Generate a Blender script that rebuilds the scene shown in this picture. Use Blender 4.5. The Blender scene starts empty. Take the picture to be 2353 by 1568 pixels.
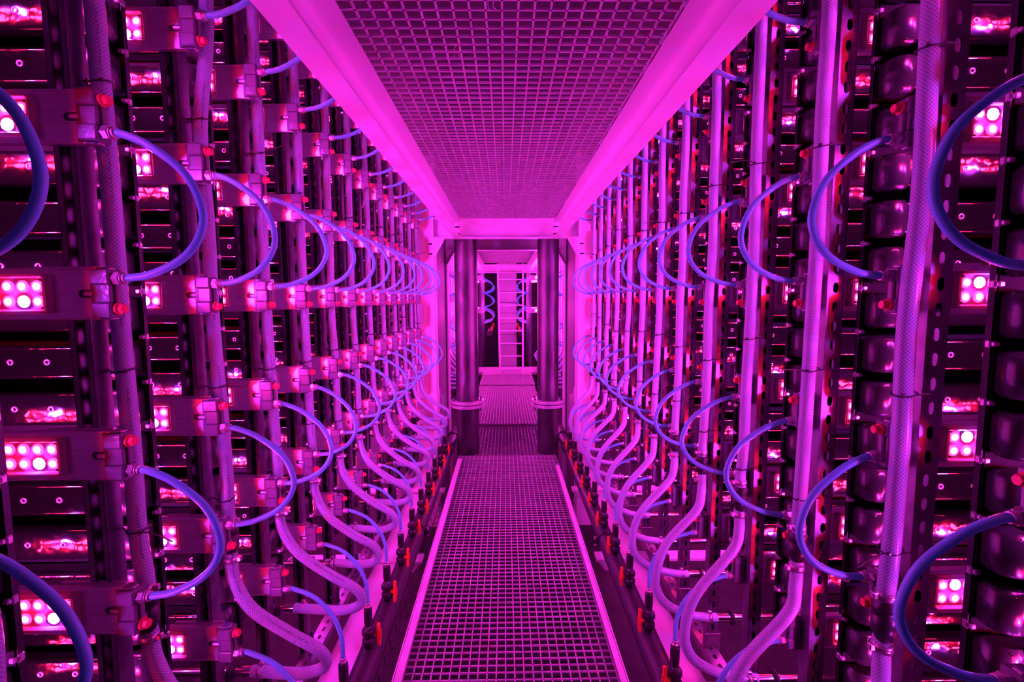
import bpy, math, random
from mathutils import Vector
random.seed(7)
sc = bpy.context.scene
col = sc.collection
PI = math.pi

# ------------------------------------------------------------------ camera, world, exposure
F_PX, PITCH, YAW, ROLL = 1098.0, 0.0877, 0.0135, 0.005
cam_d = bpy.data.cameras.new('camera')
cam = bpy.data.objects.new('camera', cam_d)
col.objects.link(cam)
cam_d.sensor_fit = 'HORIZONTAL'
cam_d.sensor_width = 36.0
cam_d.lens = F_PX * 36.0 / 2353.0
cam_d.clip_start = 0.02
cam.rotation_mode = 'XYZ'
from mathutils import Matrix
Rm = Matrix.Rotation(-YAW, 3, 'Z') @ Matrix.Rotation(PI / 2 - PITCH, 3, 'X') @ Matrix.Rotation(-ROLL, 3, 'Z')
cam.rotation_euler = Rm.to_euler()
cam.location = (0, 0, 0)
sc.camera = cam

w = bpy.data.worlds.new('world')
sc.world = w
w.use_nodes = True
w.node_tree.nodes['Background'].inputs[0].default_value = (0, 0, 0, 1)

sc.view_settings.view_transform = 'Standard'
sc.view_settings.look = 'None'
sc.view_settings.gamma = 1.0
sc.view_settings.use_curve_mapping = False
sc.view_settings.exposure = 0.0
sc.cycles.max_bounces = 6
sc.cycles.diffuse_bounces = 3
sc.cycles.glossy_bounces = 3
sc.cycles.transmission_bounces = 2
sc.cycles.transparent_max_bounces = 6
sc.cycles.caustics_reflective = False
sc.cycles.caustics_refractive = False
sc.cycles.sample_clamp_indirect = 4.0
sc.cycles.use_denoising = True
try:
    sc.cycles.use_light_tree = True
except Exception:
    pass

LED = 450.0          # brightness of the lamp chips, the only light in the room

# ------------------------------------------------------------------ materials
def nodes_of(name):
    m = bpy.data.materials.new(name)
    m.use_nodes = True
    nt = m.node_tree
    return m, nt, nt.nodes['Principled BSDF']

def mat(name, colr, rough=0.5, metal=0.0, bump=0.0, bscale=40.0, vary=0.0, vscale=8.0, spec=None, rvary=0.0, stretch=None):
    m, nt, b = nodes_of(name)
    b.inputs['Base Color'].default_value = (*colr, 1)
    b.inputs['Roughness'].default_value = rough
    b.inputs['Metallic'].default_value = metal
    if spec is not None:
        b.inputs['Specular IOR Level'].default_value = spec
    if bump or vary or rvary:
        tc = nt.nodes.new('ShaderNodeTexCoord')
        vec = tc.outputs['Object']
        if stretch:
            mp = nt.nodes.new('ShaderNodeMapping')
            mp.inputs['Scale'].default_value = stretch
            nt.links.new(vec, mp.inputs['Vector'])
            vec = mp.outputs['Vector']
    if bump:
        n = nt.nodes.new('ShaderNodeTexNoise')
        n.inputs['Scale'].default_value = bscale
        n.inputs['Detail'].default_value = 2
        nt.links.new(vec, n.inputs['Vector'])
        bp = nt.nodes.new('ShaderNodeBump')
        bp.inputs['Strength'].default_value = bump
        bp.inputs['Distance'].default_value = 0.01
        nt.links.new(n.outputs['Fac'], bp.inputs['Height'])
        nt.links.new(bp.outputs['Normal'], b.inputs['Normal'])
    if vary:
        n = nt.nodes.new('ShaderNodeTexNoise')
        n.inputs['Scale'].default_value = vscale
        n.inputs['Detail'].default_value = 4
        nt.links.new(vec, n.inputs['Vector'])
        mx = nt.nodes.new('ShaderNodeMix')
        mx.data_type = 'RGBA'
        lo = [max(0, c * (1 - vary)) for c in colr]
        hi = [min(1, c * (1 + vary)) for c in colr]
        mx.inputs[6].default_value = (*lo, 1)
        mx.inputs[7].default_value = (*hi, 1)
        cr = nt.nodes.new('ShaderNodeMapRange')
        cr.inputs[1].default_value = 0.3
        cr.inputs[2].default_value = 0.7
        nt.links.new(n.outputs['Fac'], cr.inputs[0])
        nt.links.new(cr.outputs[0], mx.inputs[0])
        nt.links.new(mx.outputs[2], b.inputs['Base Color'])
    if rvary:
        n = nt.nodes.new('ShaderNodeTexNoise')
        n.inputs['Scale'].default_value = vscale
        n.inputs['Detail'].default_value = 5
        nt.links.new(vec, n.inputs['Vector'])
        cr = nt.nodes.new('ShaderNodeMapRange')
        cr.inputs[1].default_value = 0.3
        cr.inputs[2].default_value = 0.7
        cr.inputs[3].default_value = max(0.02, rough - rvary)
        cr.inputs[4].default_value = rough + rvary
        nt.links.new(n.outputs['Fac'], cr.inputs[0])
        nt.links.new(cr.outputs[0], b.inputs['Roughness'])
    return m

def emis(name, colr, strength):
    m, nt, b = nodes_of(name)
    nt.nodes.remove(b)
    e = nt.nodes.new('ShaderNodeEmission')
    e.inputs[0].default_value = (*colr, 1)
    e.inputs[1].default_value = strength
    nt.links.new(e.outputs[0], nt.nodes['Material Output'].inputs[0])
    try:
        m.cycles.emission_sampling = 'FRONT'
    except Exception:
        pass
    return m

M = {}
M['tray'] = mat('stainless_sheet', (0.14, 0.13, 0.14), 0.08, 0.985, bump=0.3, bscale=16, rvary=0.04, vscale=30)
M['cap'] = mat('black_gloss_plastic', (0.02, 0.02, 0.022), 0.22, 0.0, bump=0.1, bscale=30)
M['galv'] = mat('galvanised_steel', (0.21, 0.20, 0.23), 0.38, 0.9, vary=0.25, vscale=25)
M['rail'] = mat('dark_rail_steel', (0.05, 0.05, 0.055), 0.35, 0.8)
M['clip'] = mat('bright_clip_steel', (0.8, 0.8, 0.82), 0.3, 0.8)
M['alu'] = mat('brushed_aluminium', (0.78, 0.74, 0.80), 0.30, 0.6, vary=0.1, vscale=14, stretch=(1, 1, 10))
M['block'] = mat('grey_lavender_plastic', (0.17, 0.15, 0.19), 0.25, 0.0, bump=0.1, bscale=60)
M['lens'] = mat('clear_lamp_frame', (0.5, 0.46, 0.5), 0.15)
_nt = M['lens'].node_tree
_tr = _nt.nodes.new('ShaderNodeBsdfTranslucent'); _tr.inputs[0].default_value = (0.95, 0.9, 0.95, 1)
_ms = _nt.nodes.new('ShaderNodeMixShader'); _ms.inputs[0].default_value = 0.65
_nt.links.new(_nt.nodes['Principled BSDF'].outputs[0], _ms.inputs[1]); _nt.links.new(_tr.outputs[0], _ms.inputs[2])
_nt.links.new(_ms.outputs[0], _nt.nodes['Material Output'].inputs[0])
M['pcb'] = mat('white_lamp_board', (0.75, 0.7, 0.75), 0.4)
M['ledr'] = emis('red_chip', (1.0, 0.005, 0.04), LED)
M['ledb'] = emis('blue_white_chip', (0.42, 0.034, 1.0), LED * 5.0)
M['nickel'] = mat('nickel_fitting', (0.75, 0.68, 0.72), 0.28, 0.9)
M['red'] = mat('red_plastic_plug', (0.85, 0.05, 0.10), 0.35)
M['black'] = mat('black_plastic', (0.018, 0.018, 0.02), 0.35)
M['rubber'] = mat('black_rubber', (0.015, 0.015, 0.015), 0.55)
M['slot'] = mat('slot_recess_shade', (0.05, 0.045, 0.055), 0.3, 0.3)  # dark colour stands in for the shade inside the plate's slot
M['white'] = mat('white_painted_steel', (0.88, 0.85, 0.88), 0.28, 0.0, vary=0.03, vscale=3)
M['grey_paint'] = mat('grey_painted_steel', (0.22, 0.2, 0.22), 0.35, 0.0)  # grey paint of the cladding panels
M['grp'] = mat('grey_moulded_grating', (0.50, 0.47, 0.50), 0.5, 0.0, vary=0.2, vscale=18)
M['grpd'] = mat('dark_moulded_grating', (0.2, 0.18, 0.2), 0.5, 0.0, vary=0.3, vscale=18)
M['pipe'] = mat('mottled_steel_pipe', (0.13, 0.115, 0.13), 0.36, 0.8, vary=0.5, vscale=7, rvary=0.12, stretch=(1, 1, 0.35))
M['pvc'] = mat('black_pvc_pipe', (0.03, 0.028, 0.032), 0.38, 0.0, bump=0.08, bscale=120)
M['orange'] = mat('orange_plastic', (0.95, 0.16, 0.03), 0.35)
M['dark'] = mat('dark_concrete', (0.03, 0.028, 0.03), 0.8, vary=0.3)
M['door'] = mat('pale_door_panel', (0.62, 0.58, 0.62), 0.4)
M['matte'] = mat('matte_black_sheet', (0.008, 0.008, 0.009), 0.9, 0.0, spec=0.08)
M['chrome'] = mat('bright_steel_tube', (0.7, 0.66, 0.7), 0.12, 1.0)

def pane_mat():
    m, nt, b = nodes_of('lamp_glass')
    nt.nodes.remove(b)
    t = nt.nodes.new('ShaderNodeBsdfTransparent')
    g = nt.nodes.new('ShaderNodeBsdfGlossy')
    g.inputs['Roughness'].default_value = 0.05
    mx = nt.nodes.new('ShaderNodeMixShader')
    mx.inputs[0].default_value = 0.06
    nt.links.new(t.outputs[0], mx.inputs[1])
    nt.links.new(g.outputs[0], mx.inputs[2])
    nt.links.new(mx.outputs[0], nt.nodes['Material Output'].inputs[0])
    return m
M['pane'] = pane_mat()

def mth(nt, op, a, b=None, c=None):
    n = nt.nodes.new('ShaderNodeMath')
    n.operation = op
    for i, v in enumerate((a, b, c)):
        if v is None:
            continue
        if isinstance(v, (int, float)):
            n.inputs[i].default_value = v
        else:
            nt.links.new(v, n.inputs[i])
    return n.outputs[0]

def hose_mat(name, base, line, rough, braid, printed, transl=0.0):
    m, nt, b = nodes_of(name)
    uv = nt.nodes.new('ShaderNodeUVMap')
    sp = nt.nodes.new('ShaderNodeSeparateXYZ')
    nt.links.new(uv.outputs[0], sp.inputs[0])
    U, V = sp.outputs[0], sp.outputs[1]
    fac = None
    if braid:
        a = mth(nt, 'MULTIPLY', V, 14.0)
        u1 = mth(nt, 'MULTIPLY', U, 130.0)
        tri = []
        for sgn in (1, -1):
            s = mth(nt, 'ADD', a, u1) if sgn > 0 else mth(nt, 'SUBTRACT', a, u1)
            f = mth(nt, 'FRACT', s)
            d = mth(nt, 'ABSOLUTE', mth(nt, 'SUBTRACT', f, 0.5))
            tri.append(mth(nt, 'GREATER_THAN', d, 0.33))
        fac = mth(nt, 'MAXIMUM', tri[0], tri[1])
    mx = nt.nodes.new('ShaderNodeMix')
    mx.data_type = 'RGBA'
    mx.inputs[6].default_value = (*base, 1)
    mx.inputs[7].default_value = (*line, 1)
    if fac is not None:
        nt.links.new(fac, mx.inputs[0])
        bp = nt.nodes.new('ShaderNodeBump')
        bp.inputs['Strength'].default_value = 0.5
        bp.inputs['Distance'].default_value = 0.001
        nt.links.new(fac, bp.inputs['Height'])
        nt.links.new(bp.outputs['Normal'], b.inputs['Normal'])
    else:
        mx.inputs[0].default_value = 0
    colr = mx.outputs[2]
    if printed:
        # faint ink print running along the hose
        nz = nt.nodes.new('ShaderNodeTexNoise')
        nz.noise_dimensions = '2D'
        nz.inputs['Scale'].default_value = 1.0
        cb = nt.nodes.new('ShaderNodeCombineXYZ')
        nt.links.new(mth(nt, 'MULTIPLY', U, 420.0), cb.inputs[0])
        nt.links.new(mth(nt, 'MULTIPLY', V, 40.0), cb.inputs[1])
        nt.links.new(cb.outputs[0], nz.inputs['Vector'])
        ink = mth(nt, 'GREATER_THAN', nz.outputs['Fac'], 0.53)
        band = mth(nt, 'LESS_THAN', mth(nt, 'ABSOLUTE', mth(nt, 'SUBTRACT', V, printed)), 0.022)
        seg = mth(nt, 'LESS_THAN', mth(nt, 'FRACT', mth(nt, 'MULTIPLY', U, 4.0)), 0.5)
        k = mth(nt, 'MULTIPLY', mth(nt, 'MULTIPLY', ink, band), mth(nt, 'MULTIPLY', seg, 0.75))
        m2 = nt.nodes.new('ShaderNodeMix')
        m2.data_type = 'RGBA'
        nt.links.new(k, m2.inputs[0])
        nt.links.new(colr, m2.inputs[6])
        m2.inputs[7].default_value = (0.02, 0.01, 0.06, 1)
        colr = m2.outputs[2]
    nt.links.new(colr, b.inputs['Base Color'])
    b.inputs['Roughness'].default_value = rough
    if transl:
        tr = nt.nodes.new('ShaderNodeBsdfTranslucent')
        nt.links.new(colr, tr.inputs[0])
        ms = nt.nodes.new('ShaderNodeMixShader')
        ms.inputs[0].default_value = transl
        nt.links.new(b.outputs[0], ms.inputs[1])
        nt.links.new(tr.outputs[0], ms.inputs[2])
        nt.links.new(ms.outputs[0], nt.nodes['Material Output'].inputs[0])
    return m

M['blue'] = hose_mat('blue_tube', (0.22, 0.99, 0.99), (0, 0, 0), 0.28, False, 0.12, 0.25)
M['braid'] = hose_mat('clear_braided_hose', (0.34, 0.55, 0.66), (0.66, 0.98, 0.92), 0.22, True, 0.38, 0.25)

# ------------------------------------------------------------------ mesh building
class MB:
    def __init__(self):
        self.v, self.f, self.uv, self.sm, self.mi = [], [], [], [], []
        self.cur = 0

    def add(self, vs, fs, smooth=False, uvs=None):
        o = len(self.v)
        self.v += [tuple(p) for p in vs]
        for i, f in enumerate(fs):
            self.f.append(tuple(o + k for k in f))
            self.sm.append(smooth)
            self.mi.append(self.cur)
            self.uv.append(uvs[i] if uvs else None)

    def box(self, x0, x1, y0, y1, z0, z1, c=0.0):
        if x0 > x1: x0, x1 = x1, x0
        if y0 > y1: y0, y1 = y1, y0
        if z0 > z1: z0, z1 = z1, z0
        if c <= 0:
            vs = [(x, y, z) for z in (z0, z1) for y in (y0, y1) for x in (x0, x1)]
            fs = [(0, 2, 3, 1), (4, 5, 7, 6), (0, 1, 5, 4), (2, 6, 7, 3), (0, 4, 6, 2), (1, 3, 7, 5)]
            self.add(vs, fs)
            return
        c = min(c, (x1 - x0) * .45, (y1 - y0) * .45, (z1 - z0) * .45)
        vs, idx = [], {}
        for sx in (0, 1):
            for sy in (0, 1):
                for sz in (0, 1):
                    X, Y, Z = (x0, x1)[sx], (y0, y1)[sy], (z0, z1)[sz]
                    ix, iy, iz = (x0 + c, x1 - c)[sx], (y0 + c, y1 - c)[sy], (z0 + c, z1 - c)[sz]
                    for ax, p in (('x', (X, iy, iz)), ('y', (ix, Y, iz)), ('z', (ix, iy, Z))):
                        idx[(sx, sy, sz, ax)] = len(vs)
                        vs.append(p)
        fs = []
        I = idx
        for s in (0, 1):
            q = [I[(s, 0, 0, 'x')], I[(s, 1, 0, 'x')], I[(s, 1, 1, 'x')], I[(s, 0, 1, 'x')]]
            fs.append(q if s else q[::-1])
            q = [I[(0, s, 0, 'y')], I[(0, s, 1, 'y')], I[(1, s, 1, 'y')], I[(1, s, 0, 'y')]]
            fs.append(q if s else q[::-1])
            q = [I[(0, 0, s, 'z')], I[(1, 0, s, 'z')], I[(1, 1, s, 'z')], I[(0, 1, s, 'z')]]
            fs.append(q if s else q[::-1])
        for a in (0, 1):
            for b_ in (0, 1):
                q = [I[(a, b_, 0, 'x')], I[(a, b_, 1, 'x')], I[(a, b_, 1, 'y')], I[(a, b_, 0, 'y')]]
                fs.append(q if a == b_ else q[::-1])
                q = [I[(a, 0, b_, 'x')], I[(a, 0, b_, 'z')], I[(a, 1, b_, 'z')], I[(a, 1, b_, 'x')]]
                fs.append(q if a == b_ else q[::-1])
                q = [I[(0, a, b_, 'y')], I[(1, a, b_, 'y')], I[(1, a, b_, 'z')], I[(0, a, b_, 'z')]]
                fs.append(q if a == b_ else q[::-1])
        for sx in (0, 1):
            for sy in (0, 1):
                for sz in (0, 1):
                    q = [I[(sx, sy, sz, k)] for k in 'xyz']
                    fs.append(q if (sx + sy + sz) % 2 else q[::-1])
        self.add(vs, fs)

    def prism(self, poly, a0, a1, axis='x', smooth=False):
        # poly: list of 2D points, extruded along axis
        n = len(poly)
        def P(p, a):
            if axis == 'x': return (a, p[0], p[1])
            if axis == 'y': return (p[0], a, p[1])
            return (p[0], p[1], a)
        vs = [P(p, a0) for p in poly] + [P(p, a1) for p in poly]
        fs = [(i, (i + 1) % n, n + (i + 1) % n, n + i) for i in range(n)]
        self.add(vs, fs, smooth)
        self.add(vs, [tuple(range(n))[::-1], tuple(range(n, 2 * n))])

    def tube(self, path, r, n=10, caps=True, closed=False, r_fn=None):
        pts = [Vector(p) for p in path]
        N = len(pts)
        tang = []
        for i in range(N):
            a = pts[(i - 1) % N] if (closed or i > 0) else pts[i]
            b = pts[(i + 1) % N] if (closed or i < N - 1) else pts[i]
            tang.append((b - a).normalized())
        ref = Vector((0, 1, 0)) if abs(tang[0].y) < 0.9 else Vector((0, 0, 1))
        nrm = (ref - tang[0] * ref.dot(tang[0])).normalized()
        vs, L = [], [0.0]
        for i in range(N):
            if i:
                nrm = (nrm - tang[i] * nrm.dot(tang[i])).normalized()
                L.append(L[-1] + (pts[i] - pts[i - 1]).length)
            bn = tang[i].cross(nrm)
            rr = r_fn(i / (N - 1)) if r_fn else r
            for k in range(n):
                a = 2 * PI * k / n
                vs.append(pts[i] + (nrm * math.cos(a) + bn * math.sin(a)) * rr)
        fs, uvs = [], []
        for i in range(N if closed else N - 1):
            j = (i + 1) % N
            for k in range(n):
                k2 = (k + 1) % n
                fs.append((i * n + k, i * n + k2, j * n + k2, j * n + k))
                u0, u1 = L[i], (L[j] if j else L[i] + (pts[j] - pts[i]).length)
                v0, v1 = k / n, (k + 1) / n
                uvs.append(((u0, v0), (u0, v1), (u1, v1), (u1, v0)))
        self.add(vs, fs, True, uvs)
        if caps and not closed:
            self.add(vs[:n], [tuple(range(n))[::-1]])
            self.add(vs[-n:], [tuple(range(n))])

    def cyl(self, p0, p1, r, n=16):
        self.tube([p0, p1], r, n)

    def lathe(self, prof, org, axis='z', n=16, smooth=True):
        # prof: list of (radius, height)
        vs = []
        for r, h in prof:
            for k in range(n):
                a = 2 * PI * k / n
                c, s = r * math.cos(a), r * math.sin(a)
                p = {'z': (c, s, h), 'x': (h, c, s), 'y': (c, h, s)}[axis]
                vs.append((org[0] + p[0], org[1] + p[1], org[2] + p[2]))
        fs = []
        m = len(prof)
        for i in range(m - 1):
            for k in range(n):
                k2 = (k + 1) % n
                q = (i * n + k, i * n + k2, (i + 1) * n + k2, (i + 1) * n + k)
                fs.append(q if axis != 'y' else q[::-1])
        self.add(vs, fs, smooth)
        a, b_ = tuple(range(n)), tuple(range((m - 1) * n, m * n))
        caps = [a[::-1], b_] if axis != 'y' else [a, b_[::-1]]
        self.add(vs, caps)

    def mesh(self, name, *mats):
        me = bpy.data.meshes.new(name)
        me.from_pydata(self.v, [], self.f)
        for m in mats:
            me.materials.append(m)
        me.polygons.foreach_set('use_smooth', self.sm)
        me.polygons.foreach_set('material_index', self.mi)
        if any(u is not None for u in self.uv):
            uvl = me.uv_layers.new(name='UVMap')
            dat = []
            for f, u in zip(self.f, self.uv):
                if u is None:
                    dat += [0.0] * (2 * len(f))
                else:
                    for q in u:
                        dat += q
            uvl.data.foreach_set('uv', dat)
        me.update()
        return me

def obj(name, me, parent=None, loc=(0, 0, 0), rz=0.0, kind=None):
    o = bpy.data.objects.new(name, me)
    col.objects.link(o)
    if parent is not None:
        o.parent = parent
    o.location = loc
    if rz:
        o.rotation_euler = (0, 0, rz)
    if kind:
        o['kind'] = kind
    return o

def thing(name, label, cat, loc=(0, 0, 0), rz=0.0, group=None, me=None):
    o = obj(name, me, None, loc, rz)
    o['label'] = label
    o['category'] = cat
    if group:
        o['group'] = group
    return o

def dup(root, label, loc, rz=0.0, group=None, name=None):
    r = root.copy()
    col.objects.link(r)
    r.location = loc
    r.rotation_euler = (0, 0, rz)
    r['label'] = label
    if group:
        r['group'] = group
    for ch in root.children:
        c = ch.copy()
        col.objects.link(c)
        c.parent = r
        for g in ch.children:
            d = g.copy()
            col.objects.link(d)
            d.parent = c
    return r

def struct(name, mb, m):
    o = obj(name, mb.mesh(name, m))
    o['kind'] = 'structure'
    return o

def smooth_path(pts, per=6):
    P = [Vector(p) for p in pts]
    P = [P[0] * 2 - P[1]] + P + [P[-1] * 2 - P[-2]]
    out = []
    for i in range(1, len(P) - 2):
        p0, p1, p2, p3 = P[i - 1], P[i], P[i + 1], P[i + 2]
        for k in range(per):
            t = k / per
            out.append(0.5 * ((2 * p1) + (p2 - p0) * t + (2 * p0 - 5 * p1 + 4 * p2 - p3) * t * t + (3 * p1 - p0 - 3 * p2 + p3) * t ** 3))
    out.append(P[-2])
    return out

ORD = ['first', 'second', 'third', 'fourth', 'fifth', 'sixth', 'seventh', 'eighth', 'ninth', 'tenth', 'eleventh', 'twelfth', 'thirteenth', 'fourteenth', 'fifteenth', 'sixteenth']

# ------------------------------------------------------------------ measured layout
YL = [0.648, 0.960, 1.277, 1.573, 1.871, 2.182, 2.489, 2.795, 3.102, 3.412, 3.721, 4.031, 4.341]
YR = [0.700, 0.988, 1.289, 1.611, 1.927, 2.241, 2.550, 2.860, 3.174, 3.487, 3.799, 4.111, 4.415]
XT = {'left': -0.747, 'right': 0.784}          # where the blue tubes start
ROWS = [1.010, 0.680, 0.350, 0.0145, -0.312, -0.643, -0.958]
UPPER = [False, True, False, True, False, True, False]   # blue fitting above / below the lamp's middle
FLOOR_Z, CEIL_Z = -1.545, 0.724
SG = {'left': -1.0, 'right': 1.0}
YS = {'left': YL, 'right': YR}

# ------------------------------------------------------------------ room shell
mb = MB(); mb.box(-1.9, 1.9, -1.6, 14.2, -2.42, -2.3); struct('floor', mb, M['dark'])
mb = MB(); mb.box(-1.9, 1.9, -1.6, 14.2, 1.9, 2.0); struct('ceiling', mb, M['dark'])
mb = MB(); mb.box(-2.0, -1.9, -1.6, 14.2, -2.42, 2.0); struct('wall_left', mb, M['dark'])
mb = MB(); mb.box(1.9, 2.0, -1.6, 14.2, -2.42, 2.0); struct('wall_right', mb, M['dark'])
mb = MB(); mb.box(-2.0, 2.0, 14.2, 14.3, -2.42, 2.0); struct('wall_back', mb, M['dark'])
mb = MB(); mb.box(-2.0, 2.0, -1.7, -1.6, -2.42, 2.0); struct('wall_front', mb, M['dark'])

# ------------------------------------------------------------------ gratings
def grating(name, label, x0, x1, y0, y1, ztop, pitch, depth, bw, under=False, group=None, m='grp'):
    t = thing(name, label, 'grating', ((x0 + x1) / 2, (y0 + y1) / 2, ztop), group=group)
    cx, cy = (x0 + x1) / 2, (y0 + y1) / 2
    X0, X1, Y0, Y1 = x0 - cx, x1 - cx, y0 - cy, y1 - cy
    nx = max(1, round((x1 - x0) / pitch)); ny = max(1, round((y1 - y0) / pitch))
    px, py = (x1 - x0) / nx, (y1 - y0) / ny
    mb = MB()
    h = bw / 2
    def bar(axis, c, a0, a1):
        hb = h * (0.7 if not under else 1.0)
        ht = h * (1.0 if not under else 0.7)
        poly = [(c - hb, -depth), (c + hb, -depth), (c + ht, 0), (c - ht, 0)]
        if axis == 'y':
            mb.prism(poly, a0, a1, 'y')
        else:
            mb.prism(poly, a0, a1, 'x')
    for i in range(1, nx):
        bar('y', X0 + i * px, Y0, Y1)
    for j in range(1, ny):
        bar('x', Y0 + j * py, X0, X1)
    obj('bar_grid', mb.mesh(name + '_grid', M[m]), t, kind='stuff')
    for (a, b_, c, d) in ((X0 - h, X0 + h, Y0, Y1), (X1 - h, X1 + h, Y0, Y1), (X0, X1, Y0, Y0 + h), (X0, X1, Y1 - h, Y1)):
        m2 = MB(); m2.box(a, b_, c, d, -depth, 0, 0.001)
        obj('edge_bar', m2.mesh('edge_bar', M['grp']), t)
    return t

grating('floor_grating', 'nearest grey floor grating panel, in front of the cross seam', -0.468, 0.489, 1.05, 2.742, FLOOR_Z, 0.0381, 0.007, 0.0058)
grating('floor_grating', 'grey floor grating panel from cross seam to the two steel pipes', -0.468, 0.489, 2.748, 4.618, FLOOR_Z, 0.0381, 0.007, 0.0058)
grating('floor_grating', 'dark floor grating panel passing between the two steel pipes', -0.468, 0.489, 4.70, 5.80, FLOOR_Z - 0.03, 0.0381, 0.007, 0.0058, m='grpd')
grating('floor_grating', 'long floor grating panel beyond the pipes, before the raised end', -0.468, 0.51, 5.82, 8.46, FLOOR_Z, 0.0381, 0.016, 0.0065)
grating('floor_grating', 'farthest floor grating panel at the foot of the ladder', -0.468, 0.52, 8.48, 9.62, FLOOR_Z + 0.02, 0.0381, 0.016, 0.0075)
grating('ceiling_grating', 'large grey grating overhead between two white channel beams', -0.435, 0.47, 0.35, 4.604, CEIL_Z + 0.045, 0.0431, 0.007, 0.0060, True)
grating('ceiling_grating', 'small distant overhead grating beyond the steel portal', -0.42, 0.45, 5.9, 9.62, 0.735, 0.0431, 0.018, 0.007, True)

# raised lips beside the walkway
for s, x_out, x_in, yend in (('left', -0.458, -0.421, 4.42), ('right', 0.478, 0.447, 4.22)):
    mb = MB()
    mb.box(x_out, x_in, 0.9, yend, -1.51, -1.504)
    mb.box(x_out, x_out - math.copysign(0.006, x_out) , 0.9, yend, -1.60, -1.504)
    mb.prism([(x_out, -1.504), (x_out + math.copysign(0.004, -x_out), -1.504), (x_out, -1.50)], 0.9, yend, 'y')
    thing('edge_angle', 'white steel edge angle along the %s side of the floor grating' % s, 'edge trim', group='walkway edge angles', me=mb.mesh('edge_angle', M['white']))
mb = MB(); mb.box(-0.468, 0.52, 9.64, 9.66, -1.56, -1.44)
thing('kick_plate', 'white kick plate closing the far end of the walkway', 'plate', me=mb.mesh('kick_plate', M['white']))

# ------------------------------------------------------------------ ceiling channel beams
def channel_poly(xo, xi, z0, z1, tf, tw):
    # C section open towards the aisle: web on the outside, rounded roots
    s = 1 if xi > xo else -1
    r = 0.022
    p = [(xo, z0), (xi, z0), (xi, z0 + tf * 0.8)]
    cx, cz = xo + s * (tw + r), z0 + tf + r
    for k in range(6):
        a = -PI / 2 - k * (PI / 2) / 5
        p.append((cx + s * r * math.cos(a), cz + r * math.sin(a)))
    cz = z1 - tf - r
    for k in range(6):
        a = PI - k * (PI / 2) / 5
        p.append((cx + s * r * math.cos(a), cz + r * math.sin(a)))
    p += [(xi, z1 - tf * 0.8), (xi, z1), (xo, z1)]
    return p
def beam(label, xo, xi, y0, y1, z0, z1, grp):
    mb = MB()
    poly = channel_poly(xo, xi, z0, z1, 0.012, 0.008)
    if xi < xo: poly = poly[::-1]
    mb.prism(poly, y0, y1, 'y')
    for i in range(len(mb.sm)):
        mb.sm[i] = False
    thing('ceiling_beam', label, 'beam', group=grp, me=mb.mesh('ceiling_beam', M['white']))
beam('white channel beam along the left edge of the large overhead grating', -0.487, -0.415, 0.3, 4.60, 0.574, CEIL_Z + 0.01, 'ceiling beams')
beam('white channel beam along the right edge of the large overhead grating', 0.532, 0.46, 0.3, 4.60, 0.574, CEIL_Z + 0.01, 'ceiling beams')
beam('distant white channel beam left of the small far overhead grating', -0.48, -0.41, 5.80, 9.64, 0.56, 0.70, 'far ceiling beams')
beam('distant white channel beam right of the small far overhead grating', 0.52, 0.44, 5.80, 9.64, 0.56, 0.70, 'far ceiling beams')
# threads of fibre hanging from the ceiling grating
for lab, x, y, L in (('wisp of white fibre dangling high in the overhead grating', -0.023, 1.18, 0.06), ('small curl of white thread hanging from the overhead grating', -0.13, 1.45, 0.035)):
    mb = MB()
    zz = CEIL_Z + 0.01
    mb.tube(smooth_path([(x, y, zz), (x + .006, y - .004, zz - L * .4), (x - .002, y, zz - L * .8), (x + .004, y - .003, zz - L)], 5), 0.0012, 5)
    mb.tube(smooth_path([(x - .006, y, zz), (x - .014, y + .002, zz - L * .5), (x - .012, y, zz - L)], 5), 0.001, 5)
    thing('fibre_wisp', lab, 'thread', me=mb.mesh('fibre_wisp', M['white']))

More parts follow.
